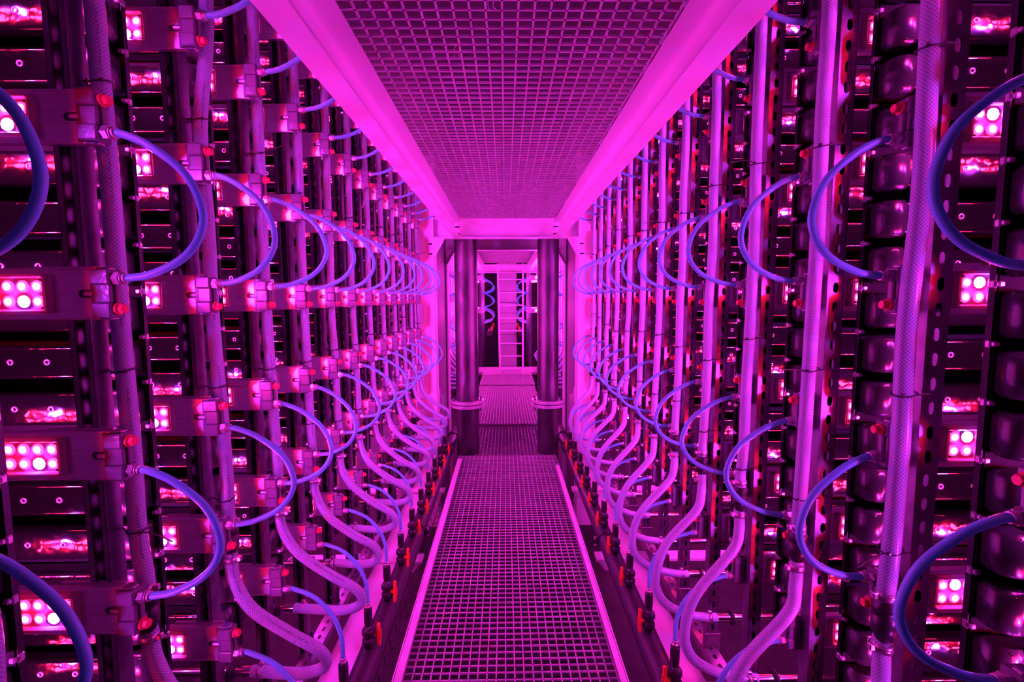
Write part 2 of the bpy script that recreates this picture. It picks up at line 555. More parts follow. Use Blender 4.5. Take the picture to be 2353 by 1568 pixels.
# ------------------------------------------------------------------ steel portals
def portal(label, Y, xl, xr, z0, z1, dep, m, foot=-2.3, gus=True):
    t = thing('portal_frame', label, 'steel frame', (0, Y, 0))
    mb = MB()
    mb.box(xl, xr, 0.0, dep, z0, z0 + 0.014, 0.002)
    mb.box(xl, xr, 0.0, dep, z1 - 0.014, z1, 0.002)
    mb.box(xl, xr, dep * .42, dep * .5, z0 + 0.014, z1 - 0.014)
    obj('beam', mb.mesh('portal_beam', m), t)
    for s, x in ((-1, xl), (1, xr)):
        mb = MB()
        mb.box(x, x - s * 0.016, -0.005, 0.18, foot, z1 + 0.6, 0.002)           # aisle flange
        mb.box(x + s * 0.016 * 0, x + s * 0.17, 0.07, 0.082, foot, z1 + 0.6)     # web
        mb.box(x + s * 0.17, x + s * 0.186, -0.005, 0.18, foot, z1 + 0.6, 0.002)
        mb.prism([(x + s * .004, 0.07), (x + s * 0.03, 0.07), (x + s * .004, 0.044)] if s < 0 else [(x + s * .03, 0.07), (x + s * 0.004, 0.07), (x + s * .004, 0.044)], foot, z1 + .6, 'z')
        obj('column', mb.mesh('portal_column', m), t)
        if gus:
            mb = MB()
            xi = x - s * 0.012
            mb.prism([(xi, z0), (xi - s * 0.115, z0), (xi - s * 0.10, z0 - 0.02), (xi - s * 0.018, z0 - 0.165), (xi, z0 - 0.165)], -0.012, 0.0, 'y')
            mb.prism([(xi - s * 0.115, z0), (xi - s * 0.018, z0 - 0.165), (xi - s * 0.012, z0 - 0.16), (xi - s * 0.105, z0)], -0.05, 0.0, 'y')
            obj('gusset', mb.mesh('gusset', m), t)
        for bz in (z0 + 0.04, z0 + 0.105):
            mb = MB()
            mb.lathe([(0.009, 0), (0.009, 0.012)], (x - s * 0.235, 0.0, bz), 'x', 6, False)
            mb.lathe([(0.006, -0.02), (0.006, 0.03)], (x - s * 0.235, 0.0, bz), 'x', 8)
            obj('bolt', mb.mesh('bolt', M['black']), t)
        for bz in (z0 - 0.05, z0 - 0.145):
            mb = MB()
            mb.lathe([(0.010, 0), (0.010, 0.012)], (x + s * 0.012 - 0.006, 0.03, bz), 'x', 6, False)
            mb.lathe([(0.006, -0.018), (0.006, 0.03)], (x + s * 0.02 - 0.006, 0.03, bz), 'x', 8)
            obj('bolt', mb.mesh('bolt', M['black']), t)
    return t
portal('white steel portal frame spanning the aisle in front of two pipes', 4.61, -0.692, 0.715, 0.578, 0.768, 0.085, M['white'])
portal('second steel portal frame right behind the two steel pipes', 5.66, -0.695, 0.718, 0.572, 0.715, 0.14, M['white'])
portal('farthest white portal frame with cross beam above the ladder', 9.70, -0.70, 0.73, 0.53, 0.70, 0.14, M['white'])
# cladding between the first two portals
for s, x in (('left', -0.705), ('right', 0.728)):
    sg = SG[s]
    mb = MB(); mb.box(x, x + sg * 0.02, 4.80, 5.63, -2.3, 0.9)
    o = thing('cladding_panel', 'plain painted panel between the first two portal columns, %s side' % s, 'panel', group='portal cladding panels', me=mb.mesh('cladding_panel', M['grey_paint']))
    # tapering brace at its foot
    mb = MB()
    xa = x - sg * 0.004
    mb.prism([(4.83, -0.93), (4.97, -0.93), (4.95, -1.62), (4.80, -1.62)], xa, xa - sg * 0.012, 'x')
    mb.prism([(4.965, -1.0), (4.975, -1.0), (4.955, -1.62), (4.945, -1.62)], xa, xa - sg * 0.05, 'x')
    thing('foot_brace', 'tapered white brace plate at the %s portal column foot' % s, 'bracket', group='portal foot braces', me=mb.mesh('foot_brace', M['white']))

# ------------------------------------------------------------------ the two standing pipes
for s, x, r in (('left', -0.392, 0.116), ('right', 0.43, 0.109)):
    t = thing('standing_pipe', 'dark mottled steel pipe standing on the %s of the walkway' % s, 'pipe', (x, 4.835, -2.3), group='standing steel pipes')
    mb = MB(); mb.lathe([(r, 1.25), (r, 3.25)], (0, 0, 0), 'z', 40)
    obj('upper_pipe', mb.mesh('upper_pipe', M['pipe']), t)
    mb = MB(); mb.lathe([(r, 0.0), (r, 1.25)], (0, 0, 0), 'z', 40)
    obj('lower_pipe', mb.mesh('lower_pipe', M['pipe']), t)
    for z in (1.235, 1.275):
        mb = MB(); mb.lathe([(r * .98, 0), (0.166, 0), (0.168, 0.003), (0.168, 0.027), (0.166, 0.03), (r * .98, 0.03)], (0, 0, z - 0.03), 'z', 40, False)
        obj('flange', mb.mesh('flange', M['alu']), t)
    mb = MB(); mb.lathe([(0.155, 0), (0.155, 0.012)], (0, 0, 1.234), 'z', 32)
    obj('gasket', mb.mesh('gasket', M['rubber']), t)
    for k in range(8):
        a = 2 * PI * (k + .5) / 8
        mb = MB()
        mb.lathe([(0.013, 0), (0.013, 0.012)], (0.145 * math.cos(a), 0.145 * math.sin(a), 1.275), 'z', 6, False)
        mb.lathe([(0.007, -0.11), (0.007, 0.022)], (0.145 * math.cos(a), 0.145 * math.sin(a), 1.275), 'z', 8)
        mb.lathe([(0.013, 0), (0.013, 0.012)], (0.145 * math.cos(a), 0.145 * math.sin(a), 1.193), 'z', 6, False)
        obj('flange_bolt', mb.mesh('flange_bolt', M['galv']), t)

# ------------------------------------------------------------------ racks of trays
TRAY_P, TRAY_H, TRAY_D = 0.109, 0.076, 0.055
Z_TRAY0 = -0.0865 + TRAY_P * 0.5        # a tray centre
TRAYS = [Z_TRAY0 + TRAY_P * i for i in range(-9, 12)]
XE = {'left': -0.872, 'right': 0.893}
def tray_mesh(sg):
    mb = MB()
    h, d, r = TRAY_H / 2, TRAY_D, 0.009
    poly = []
    for (cy, cz, a0) in ((r, -h + r, PI), (d - r, -h + r, 1.5 * PI), (d - r, h - r, 0), (r, h - r, .5 * PI)):
        for k in range(5):
            a = a0 + k * (PI / 2) / 4
            poly.append((cy + r * math.cos(a), cz + r * math.sin(a)))
    if sg > 0: x0, x1 = 0.022, 0.62
    else: x0, x1 = -0.62, -0.022
    n = len(poly)
    mb.prism(poly, x0, x1, 'x', True)
    me = mb.mesh('tray', M['tray'])
    return me
def cap_mesh(sg):
    # rounded block on the aisle end of a tray, its front corner a wide curve
    mb = MB()
    h = TRAY_H / 2 + 0.004
    D = TRAY_D + 0.002
    def plan(ins):
        p = [(0.048, -0.002 + ins)]
        R = 0.030
        for i in range(7):
            a = -PI / 2 - i * (PI / 2) / 6
            p.append((R + ins + (R) * math.cos(a), R - 0.002 + ins + R * math.sin(a)))
        p += [(ins, D - 0.008), (0.006 + ins, D - ins), (0.048, D - ins)]
        return p
    lev = [(-h, 0.010), (-h + 0.010, 0.0), (h - 0.010, 0.0), (h, 0.010)]
    vs = []
    for z, ins in lev:
        vs += [(sg * x, y, z) for x, y in plan(ins)]
    n = len(plan(0))
    fs = []
    for l in range(3):
        for i in range(n):
            j = (i + 1) % n
            q = (l * n + i, l * n + j, (l + 1) * n + j, (l + 1) * n + i)
            fs.append(q if sg < 0 else q[::-1])
    mb.add(vs, fs, True)
    bot, top = tuple(range(n)), tuple(range(3 * n, 4 * n))
    mb.add(vs, [bot[::-1] if sg < 0 else bot, top if sg < 0 else top[::-1]])
    return mb.mesh('end_cap', M['cap'])
def rivet_mesh():
    mb = MB()
    mb.lathe([(0.0035, 0.003), (0.0042, -0.002), (0.0062, -0.0025), (0.0072, -0.001), (0.0074, 0.001)], (0, 0, 0), 'y', 12)
    return mb.mesh('rivet', M['nickel'])
RIV = rivet_mesh()
RIVD = {}
tray_m = {s: tray_mesh(SG[s]) for s in SG}
cap_m = {s: cap_mesh(SG[s]) for s in SG}
def rail_mesh(sg):
    mb = MB()
    mb.box(sg * -0.003, sg * 0.018, 0.0, 0.003, -1.12, 1.3)
    mb.box(sg * -0.003, sg * 0.0, 0.0, 0.012, -1.12, 1.3)
    return mb.mesh('end_rail', M['rail'])
rail_m = {s: rail_mesh(SG[s]) for s in SG}
def back_mesh(sg):
    mb = MB()
    mb.box(sg * 0.001, sg * 0.62, 0.0, 0.002, TRAYS[0] - TRAY_H / 2, TRAYS[-1] + TRAY_H / 2)
    return mb.mesh('back_sheet', M['matte'])
back_m = {s: back_mesh(SG[s]) for s in SG}
def clip_mesh(sg):
    mb = MB()
    mb.box(sg * -0.008, sg * -0.002, -0.004, 0.008, -0.008, 0.008, 0.0025)
    mb.box(sg * -0.005, sg * 0.006, -0.010, -0.002, -0.005, 0.005, 0.002)
    return mb.mesh('clip', M['clip'])
clip_m = {s: clip_mesh(SG[s]) for s in SG}
def notch_mesh(sg):
    mb = MB()
    mb.box(sg * -0.012, sg * 0.03, 0.0, 0.003, -0.036, 0.036, 0.001)
    return mb.mesh('end_sheet', M['cap'])
notch_m = {s: notch_mesh(SG[s]) for s in SG}
for s in ('left', 'right'):
    sg = SG[s]
    for k, y in enumerate(YS[s]):
        t = thing('tray_rack', 'steel tray rack on the %s wall, %s from the camera' % (s, ORD[k]), 'rack', (XE[s], y + (0.10 if k in (0, 12) else 0.14), 0), group='tray racks on the %s wall' % s)
        near = 1 <= k <= 3
        for z in TRAYS:
            tr = obj('tray', tray_m[s], t, (0, 0, z))
            obj('end_cap', cap_m[s], tr)
            if near:
                for q in range(4):
                    obj('rivet', RIV, tr, (sg * (0.095 + 0.083 * q), 0.0, 0.002))
            elif k > 3:
                for q in range(2):
                    obj('rivet', RIV, tr, (sg * (0.095 + 0.083 * q), 0.0, 0.002)) if k < 7 else None
        obj('back_sheet', back_m[s], t, (0, TRAY_D + 0.003, 0))
        rl = obj('end_rail', rail_m[s], t, (0, TRAY_D + 0.006, 0))
        if k <= 7:
            for z in TRAYS[:-1]:
                obj('clip', clip_m[s], rl, (0, 0, z + TRAY_P / 2))

# ------------------------------------------------------------------ slotted channels
def slotted_mesh(L, w=0.044, d=0.041, pitch=0.05, lips=True, name='slotted_channel'):
    # channel along +z from 0, back plate in the plane y = d with slots, lips at y = 0
    mb = MB()
    n = int(L / pitch)
    r, hl, th = 0.0067, 0.014, 0.0022
    def loop(zc):
        inn = []
        for a in (180, 120, 60, 0):
            inn.append((r * math.cos(math.radians(a)), zc + hl - r + r * math.sin(math.radians(a))))
        inn += [(r, zc + 0.003), (r, zc - 0.003)]
        for a in (0, -60, -120, -180):
            inn.append((r * math.cos(math.radians(a)), zc - hl + r + r * math.sin(math.radians(a))))
        inn += [(-r, zc - 0.003), (-r, zc + 0.003)]
        p, q = w / 2, pitch / 2
        out = [(-p, zc + q), (-p * .4, zc + q), (p * .4, zc + q), (p, zc + q), (p, zc + .003), (p, zc - .003),
               (p, zc - q), (p * .4, zc - q), (-p * .4, zc - q), (-p, zc - q), (-p, zc - .003), (-p, zc + .003)]
        return inn, out
    for i in range(n):
        inn, out = loop((i + .5) * pitch)
        vs = [(x, d, z) for x, z in inn] + [(x, d, z) for x, z in out] + [(x, d - th, z) for x, z in inn] + [(x, d - th, z) for x, z in out]
        fs = []
        for a in range(12):
            b_ = (a + 1) % 12
            fs.append((a, b_, 12 + b_, 12 + a))
            fs.append((24 + a, 36 + a, 36 + b_, 24 + b_))
            fs.append((a, 24 + a, 24 + b_, b_))
        mb.add(vs, fs)
    H = n * pitch
    for sx in (-1, 1):
        mb.box(sx * w / 2, sx * (w / 2 - th), 0, d, 0, H)
        if lips:
            mb.prism([(sx * w / 2, 0.0), (sx * (w / 2 - 0.011), 0.0), (sx * (w / 2 - 0.011), 0.006), (sx * (w / 2 - 0.009), 0.006), (sx * (w / 2 - 0.009), th), (sx * w / 2, th)][::(1 if sx > 0 else -1)], 0, H, 'z')
    return mb.mesh(name, M['galv'])
post_me = slotted_mesh(2.9)
def foot_mesh():
    mb = MB()
    mb.box(-0.032, 0.032, 0.041, 0.046, -0.06, 0.05, 0.001)
    for (bx, bz) in ((-0.02, 0.03), (0.02, 0.03), (-0.02, -0.04), (0.02, -0.04), (0.0, -0.012)):
        mb.lathe([(0.006, 0.0), (0.006, 0.006)], (bx, 0.046, bz), 'y', 6, False)
        mb.lathe([(0.006, 0.0), (0.006, -0.012)], (bx, 0.041, bz), 'y', 6, False)
    mb.cyl((0.0, 0.03, -0.01), (0.006, 0.012, 0.02), 0.006, 8)
    return mb.mesh('foot_plate', M['galv'])
foot_me = foot_mesh()
SX = {'left': -0.854, 'right': 0.860}
for s in ('left', 'right'):
    for k, y in enumerate(YS[s]):
        yy = y + 0.009 if s == 'left' else y - 0.009
        t = thing('slotted_post', 'slotted steel post on the %s wall, %s from the camera' % (s, ORD[k]), 'post', (SX[s], yy, -1.5), 0 if s == 'left' else PI, group='slotted posts on the %s wall' % s)
        obj('channel', post_me, t)
        obj('foot_plate', foot_me, t, (0, 0, 0.05))

# ------------------------------------------------------------------ lamps
def lamp_parts():
    P = {}
    mb = MB()
    mb.box(-0.66, -0.026, -0.005, 0.005, -0.047, 0.047)
    for sz in (-1, 1):
        mb.box(-0.66, -0.026, -0.0075, 0.0075, sz * 0.047, sz * 0.0505, 0.001)
        mb.box(-0.66, -0.026, -0.0062, 0.0062, sz * 0.010, sz * 0.0105)
    mb.box(-0.19, -0.055, 0.0075, 0.016, 0.046, 0.054)
    P['plate'] = mb.mesh('mounting_plate', M['alu'])
    mb = MB()
    X0, X1 = -0.514, -0.139
    for sy in (-1, 1):
        y0, y1 = sy * 0.005, sy * 0.017
        mb.box(X0, X0 + 0.009, y0, y1, -0.0385, 0.0385, 0.003)
        mb.box(X1 - 0.009, X1, y0, y1, -0.0385, 0.0385, 0.003)
        mb.box(X0 + .009, X1 - .009, y0, y1, -0.0385, -0.0305, 0.003)
        mb.box(X0 + .009, X1 - .009, y0, y1, 0.0305, 0.0385, 0.003)
        mb.box(X1 - 0.017, X1 - 0.012, y0, sy * 0.013, -0.029, 0.029, 0.002)
        mb.box(X0 + 0.012, X0 + 0.017, y0, sy * 0.013, -0.029, 0.029, 0.002)
    P['frame'] = mb.mesh('lamp_frame', M['lens'])
    mb = MB()
    for sy in (-1, 1):
        mb.box(X0 + .009, X1 - .009, sy * 0.005, sy * 0.0065, -0.031, 0.031)
    P['board'] = mb.mesh('chip_board', M['pcb'])
    mb = MB()
    for sy in (-1, 1):
        mb.box(X0 + .008, X1 - .008, sy * 0.0145, sy * 0.0155, -0.031, 0.031)
    P['pane'] = mb.mesh('glass_pane', M['pane'])
    mb = MB()
    for sy in (-1, 1):
        for (sx, sz) in ((X0 + .022, .027), (X1 - .021, .027), (X0 + .022, -.027), (X1 - .021, -.027), ((X0 + X1) / 2, .027), ((X0 + X1) / 2, -.027)):
            mb.lathe([(0.0024, 0), (0.0024, sy * 0.003)], (sx, sy * 0.0065, sz), 'y', 6, False)
    P['screws'] = mb.mesh('board_screws', M['black'])
    mb = MB()   # manifold block of three stepped lugs with the web between them
    for z0, z1, c in ((-0.0475, -0.0175, .003), (0.0175, 0.0475, .003)):
        mb.box(-0.056, -0.019, -0.021, 0.016, z0, z1, c)
    mb.box(-0.054, -0.022, -0.015, 0.014, -0.018, 0.018, .002)
    mb.box(-0.066, -0.054, -0.010, 0.010, -0.0495, 0.0495, .003)
    mb.box(-0.0225, -0.016, -0.006, 0.006, -0.022, 0.022, .002)
    mb.box(-0.05, -0.03, -0.012, 0.012, 0.0475, 0.052, .002)
    mb.box(-0.05, -0.03, -0.012, 0.012, -0.052, -0.0475, .002)
    P['block'] = mb.mesh('manifold_block', M['block'])
    mb = MB()
    mb.lathe([(0.0125, -0.019), (0.0135, -0.018), (0.0135, -0.006), (0.0125, -0.005)], (0, -0.004, 0), 'x', 6, False)
    mb.lathe([(0.0085, -0.005), (0.0115, -0.0045), (0.0115, -0.0015), (0.0095, -0.001), (0.0095, 0.001), (0.0105, 0.0015), (0.0105, 0.004), (0.009, 0.0045)], (0, -0.004, 0), 'x', 14)
    P['nut'] = mb.mesh('hose_fitting', M['nickel'])
    mb = MB()
    mb.lathe([(0.0115, -0.019), (0.0125, -0.018), (0.0125, -0.014), (0.0105, -0.013)], (0, -0.004, 0), 'x', 14)
    mb.lathe([(0.0098, -0.013), (0.0098, -0.004), (0.0085, -0.002)], (0, -0.004, 0), 'x', 6, False)
    P['bolt'] = mb.mesh('plug_bolt', M['red'])
    mb = MB()
    for sy in (-1, 1):
        for (rr, yy, mi) in ((0.0095, 0.0058, 0), (0.0078, 0.0062, 1)):
            pts = []
            for a in range(7): pts.append((-0.067 - 0.0 + rr * math.cos(-PI / 2 + a * PI / 6) * .2, rr * math.sin(-PI / 2 + a * PI / 6)))
            for a in range(7): pts.append((-0.083 + rr * math.cos(PI / 2 + a * PI / 6), rr * math.sin(PI / 2 + a * PI / 6)))
            if sy > 0: pts = pts[::-1]
            mb.cur = mi
            mb.prism(pts, sy * 0.0045, sy * yy, 'y')
        mb.cur = 0
        mb.cyl((-0.077, sy * 0.0064, 0), (-0.060, sy * 0.0064, 0), 0.0052, 10)
    P['slot'] = mb.mesh('oblong_slot', M['alu'], M['slot'])
    return P
LP = lamp_parts()
def chip_mesh(m, n, r):
    # small glowing dome facing -y
    mb = MB()
    n = 8
    vs = []
    for rr, yy in ((1.0, 0.0), (0.86, -0.0022), (0.5, -0.0038)):
        vs += [(r * rr * math.cos(2 * PI * k / n), yy, r * rr * math.sin(2 * PI * k / n)) for k in range(n)]
    fs = [(l * n + k, l * n + (k + 1) % n, (l + 1) * n + (k + 1) % n, (l + 1) * n + k) for l in range(2) for k in range(n)]
    fs.append(tuple(range(2 * n, 3 * n)))
    mb.add(vs, fs)
    return mb.mesh('lamp_chip', m)
CHIP_R = chip_mesh(M['ledr'], 8, 0.0080)
CHIP_B = chip_mesh(M['ledb'], 8, 0.0095)
NC = 12
def chips(side):
    out = []
    for c in range(NC):
        for rz in (1, -1):
            x = -0.168 - 0.0285 * c
            blue = (c % 4 == 1 and rz == side)
            out.append((x, side * 0.0075, rz * 0.0148, blue, c))
    return out
def chips_joined(blue, c0=0):
    mb = MB()
    for side in (-1, 1):
        for x, y, z, b_, c in chips(side):
            if b_ != blue or c < c0: continue
            r, n = (0.0095 if blue else 0.0080), 6
            vs = [(x + r * math.cos(2 * PI * k / n), y + side * 0.0022, z + r * math.sin(2 * PI * k / n)) for k in range(n)]
            mb.add(vs, [tuple(range(n)) if side < 0 else tuple(range(n))[::-1]])
    return mb.mesh('lamp_chips', M['ledb'] if blue else M['ledr'])
CJ_R, CJ_B = chips_joined(False), chips_joined(True)
CD_R, CD_B = chips_joined(False, 5), chips_joined(True, 5)
def ring_mesh():
    mb = MB()
    for side in (-1, 1):
        for x, y, z, b_, c in chips(side):
            if c > 6: continue
            mb.lathe([(0.0122, -side * 0.0015), (0.0120, side * 0.0002), (0.0105, side * 0.0016)], (x, y, z), 'y', 10)
    return mb.mesh('chip_lenses', M['lens'])
RINGS = ring_mesh()
ROWN = ['top', 'second', 'third', 'fourth', 'fifth', 'sixth', 'lowest']
for s in ('left', 'right'):
    for k, y in enumerate(YS[s]):
        for r, z in enumerate(ROWS):
            if r == 0 and k < 2: continue
            rn = ROWN[r - 1] if (k < 2 and r < 6) else ROWN[r]
            t = thing('grow_lamp', 'flat lamp plate on %s wall, %s column from camera, %s row down' % (s, ORD[k], rn) if rn not in ('top', 'lowest') else
                      'flat lamp plate on %s wall, %s column from camera, %s row' % (s, ORD[k], rn), 'lamp', (XT[s], y, z), 0 if s == 'left' else PI, group='lamp plates on the %s wall' % s)
            obj('mounting_plate', LP['plate'], t)
            fr = obj('lamp_frame', LP['frame'], t)
            obj('glass_pane', LP['pane'], fr)
            bd = obj('chip_board', LP['board'], t)
            if k <= 4:
                obj('chip_lenses', RINGS, bd)
                obj('board_screws', LP['screws'], bd)
            if 1 <= k <= 3:
                side = -1 if s == 'left' else 1
                for sd in (-1, 1):
                    for (cx, cy, cz, b_, cn) in chips(sd):
                        if cn >= 5: continue
                        c = obj('lamp_chip', CHIP_B if b_ else CHIP_R, bd, (cx, cy, cz), 0 if sd < 0 else PI)
                obj('red_chips', CD_R, bd)
                obj('blue_chips', CD_B, bd)
            else:
                obj('red_chips', CJ_R, bd)
                obj('blue_chip', CJ_B, bd)
            obj('manifold_block', LP['block'], t)
            obj('oblong_slot', LP['slot'], t)
            up = 0.03 if UPPER[r] else -0.03
            obj('hose_fitting', LP['nut'], t, (0, 0, up))
            b_ = obj('plug_bolt', LP['bolt'], t, (0, 0, -up))
            b_['label'] = 'red plug bolt'

# ------------------------------------------------------------------ blue hoses between the lamps
LOOP = [(0, 0), (0.02, -0.003), (0.072, -0.027), (0.135, -0.08), (0.163, -0.147), (0.153, -0.197), (0.116, -0.239), (0.055, -0.267), (0.015, -0.274), (0, -0.275)]
LOOPN = ['highest', 'middle', 'lower']
for s in ('left', 'right'):
    sg = SG[s]
    for k, y in enumerate(YS[s]):
        for li, (ra, rb) in enumerate(((0, 1), (2, 3), (4, 5))):
            if li == 0 and k < 2: continue
            za, zb = ROWS[ra] - 0.03, ROWS[rb] + 0.03
            q = (za - zb) / 0.275
            bul = random.uniform(0.94, 1.05); lean = random.uniform(-0.02, 0.02)
            pts = [(-sg * px * bul, -0.004 * (1 if s == 'left' else -1) + lean * px / 0.16, pz * q) for px, pz in LOOP]
            mb = MB(); mb.tube(smooth_path(pts, 4), 0.0076, 12)
            thing('blue_hose', 'blue hose loop on the %s wall, %s column, %s loop' % (s, ORD[k], LOOPN[li]), 'hose', (XT[s], y, za), group='blue hose loops', me=mb.mesh('blue_hose', M['blue']))

# ------------------------------------------------------------------ manifolds, valves and their hoses
VX = {'left': -0.570, 'right': 0.608}
def valve_meshes():
    P = {}
    mb = MB()
    mb.lathe([(0.0085, -0.016), (0.0125, -0.015), (0.0125, -0.008), (0.010, -0.007), (0.010, -0.003), (0.0115, -0.002), (0.0115, 0.003), (0.009, 0.004)], (0, 0, 0), 'z', 12)
    P['collar'] = mb.mesh('collar', M['nickel'])
    mb = MB()
    mb.lathe([(0.014, -0.016), (0.0175, -0.022), (0.0175, -0.075), (0.0155, -0.088), (0.0155, -0.092)][::-1], (0, 0, 0), 'z', 8, False)
    P['adapter'] = mb.mesh('adapter', M['black'])
    mb = MB()
    mb.lathe([(0.012, -0.110), (0.0125, -0.100), (0.012, -0.090)], (0, 0, 0), 'z', 12)
    P['nipple'] = mb.mesh('nipple', M['nickel'])
    mb = MB()
    mb.lathe([(0.016, -0.205), (0.016, -0.176), (0.024, -0.174), (0.027, -0.168), (0.027, -0.154), (0.024, -0.148), (0.021, -0.146), (0.021, -0.134), (0.025, -0.131), (0.0275, -0.126), (0.0275, -0.112), (0.024, -0.106), (0.015, -0.105)], (0, 0, 0), 'z', 14)
    P['body'] = mb.mesh('valve_body', M['black'])
    mb = MB()
    pts = [(-.010, -.048), (.010, -.048), (.012, -.015), (.020, -.006), (.020, .006), (.012, .015), (.010, .048), (-.010, .048), (-.012, .015), (-.012, -.015)]
    mb.prism([(p[0] * .75, p[1] - 0.140) for p in pts], 0.033, 0.044, 'x')
    mb.cyl((0.02, 0, -0.140), (0.036, 0, -0.140), 0.008, 10)
    mb.box(0.044, 0.049, -0.004, 0.004, -0.16, -0.12, 0.002)
    P['handle'] = mb.mesh('handle', M['orange'])
    return P
VP = valve_meshes()
Z_TOP = -1.238
for s in ('left', 'right'):
    sg = SG[s]
    t = thing('manifold_pipe', 'long black water pipe along the %s side of the walkway' % s, 'pipe', (VX[s], 0, -1.475), group='black water pipes')
    mb = MB(); mb.tube([(0, 0.9, 0), (0, 4.72, 0), (0, 5.3, 0.0)], 0.05, 24)
    obj('pipe', mb.mesh('pipe', M['pvc']), t)
    for yy in (4.62, 5.05):
        mb = MB(); mb.lathe([(0.05, -0.05), (0.058, -0.046), (0.058, 0.046), (0.05, 0.05)], (0, yy, 0), 'y', 24)
        obj('pipe_socket', mb.mesh('pipe_socket', M['pvc']), t)
    # pipe clip with its bright bolt
    mb = MB()
    yc = 2.94 if s == 'left' else 2.80
    mb.lathe([(0.051, -0.008), (0.056, -0.008), (0.056, 0.008), (0.051, 0.008)], (0, yc, 0), 'y', 24)
    mb.box(-sg * 0.05, -sg * 0.075, yc - 0.008, yc + 0.008, -0.02, 0.01, 0.002)
    obj('pipe_clip', mb.mesh('pipe_clip', M['black']), t)
    mb = MB(); mb.lathe([(0.008, -0.03), (0.008, 0.024)], (-sg * 0.066, yc, 0), 'z', 6, False)
    obj('clip_bolt', mb.mesh('clip_bolt', M['nickel']), t)
    for k, y in enumerate(YS[s]):
        if k < 2: continue
        t = thing('ball_valve', 'black ball valve with orange handle on %s pipe, %s column' % (s, ORD[k]), 'valve', (VX[s], y - 0.012 if s == 'left' else y + 0.01, Z_TOP), 0 if s == 'left' else PI, group='valves on the black pipes')
        for nm, ky in (('collar', 'collar'), ('adapter', 'adapter'), ('nipple', 'nipple'), ('valve_body', 'body'), ('handle', 'handle')):
            o = obj(nm, VP[ky], t)
            if ky == 'handle':
                o.rotation_euler = (random.uniform(-.12, .12), 0, 0)
                o['label'] = 'orange handle'
        # hose from the lowest lamp down to the valve
        z0 = ROWS[6] - 0.03
        dx = abs(XT[s] - VX[s]); dz = z0 - Z_TOP
        base = [(0, 0), (.02, -.003), (.09, -.033), (.148, -.095), (.176, -.165), (.180, -.22), (.180, -.253)]
        pts = [(-sg * px / .18 * dx, (-0.012 if s == 'left' else 0.01) * min(1, px / .18), pz / .253 * dz) for px, pz in base]
        mb = MB(); mb.tube(smooth_path(pts, 4), 0.0076, 12)
        thing('blue_hose', 'blue feed hose to the valve on %s side, %s column' % (s, ORD[k]), 'hose', (XT[s], y, z0), group='blue feed hoses', me=mb.mesh('blue_feed_hose', M['blue']))

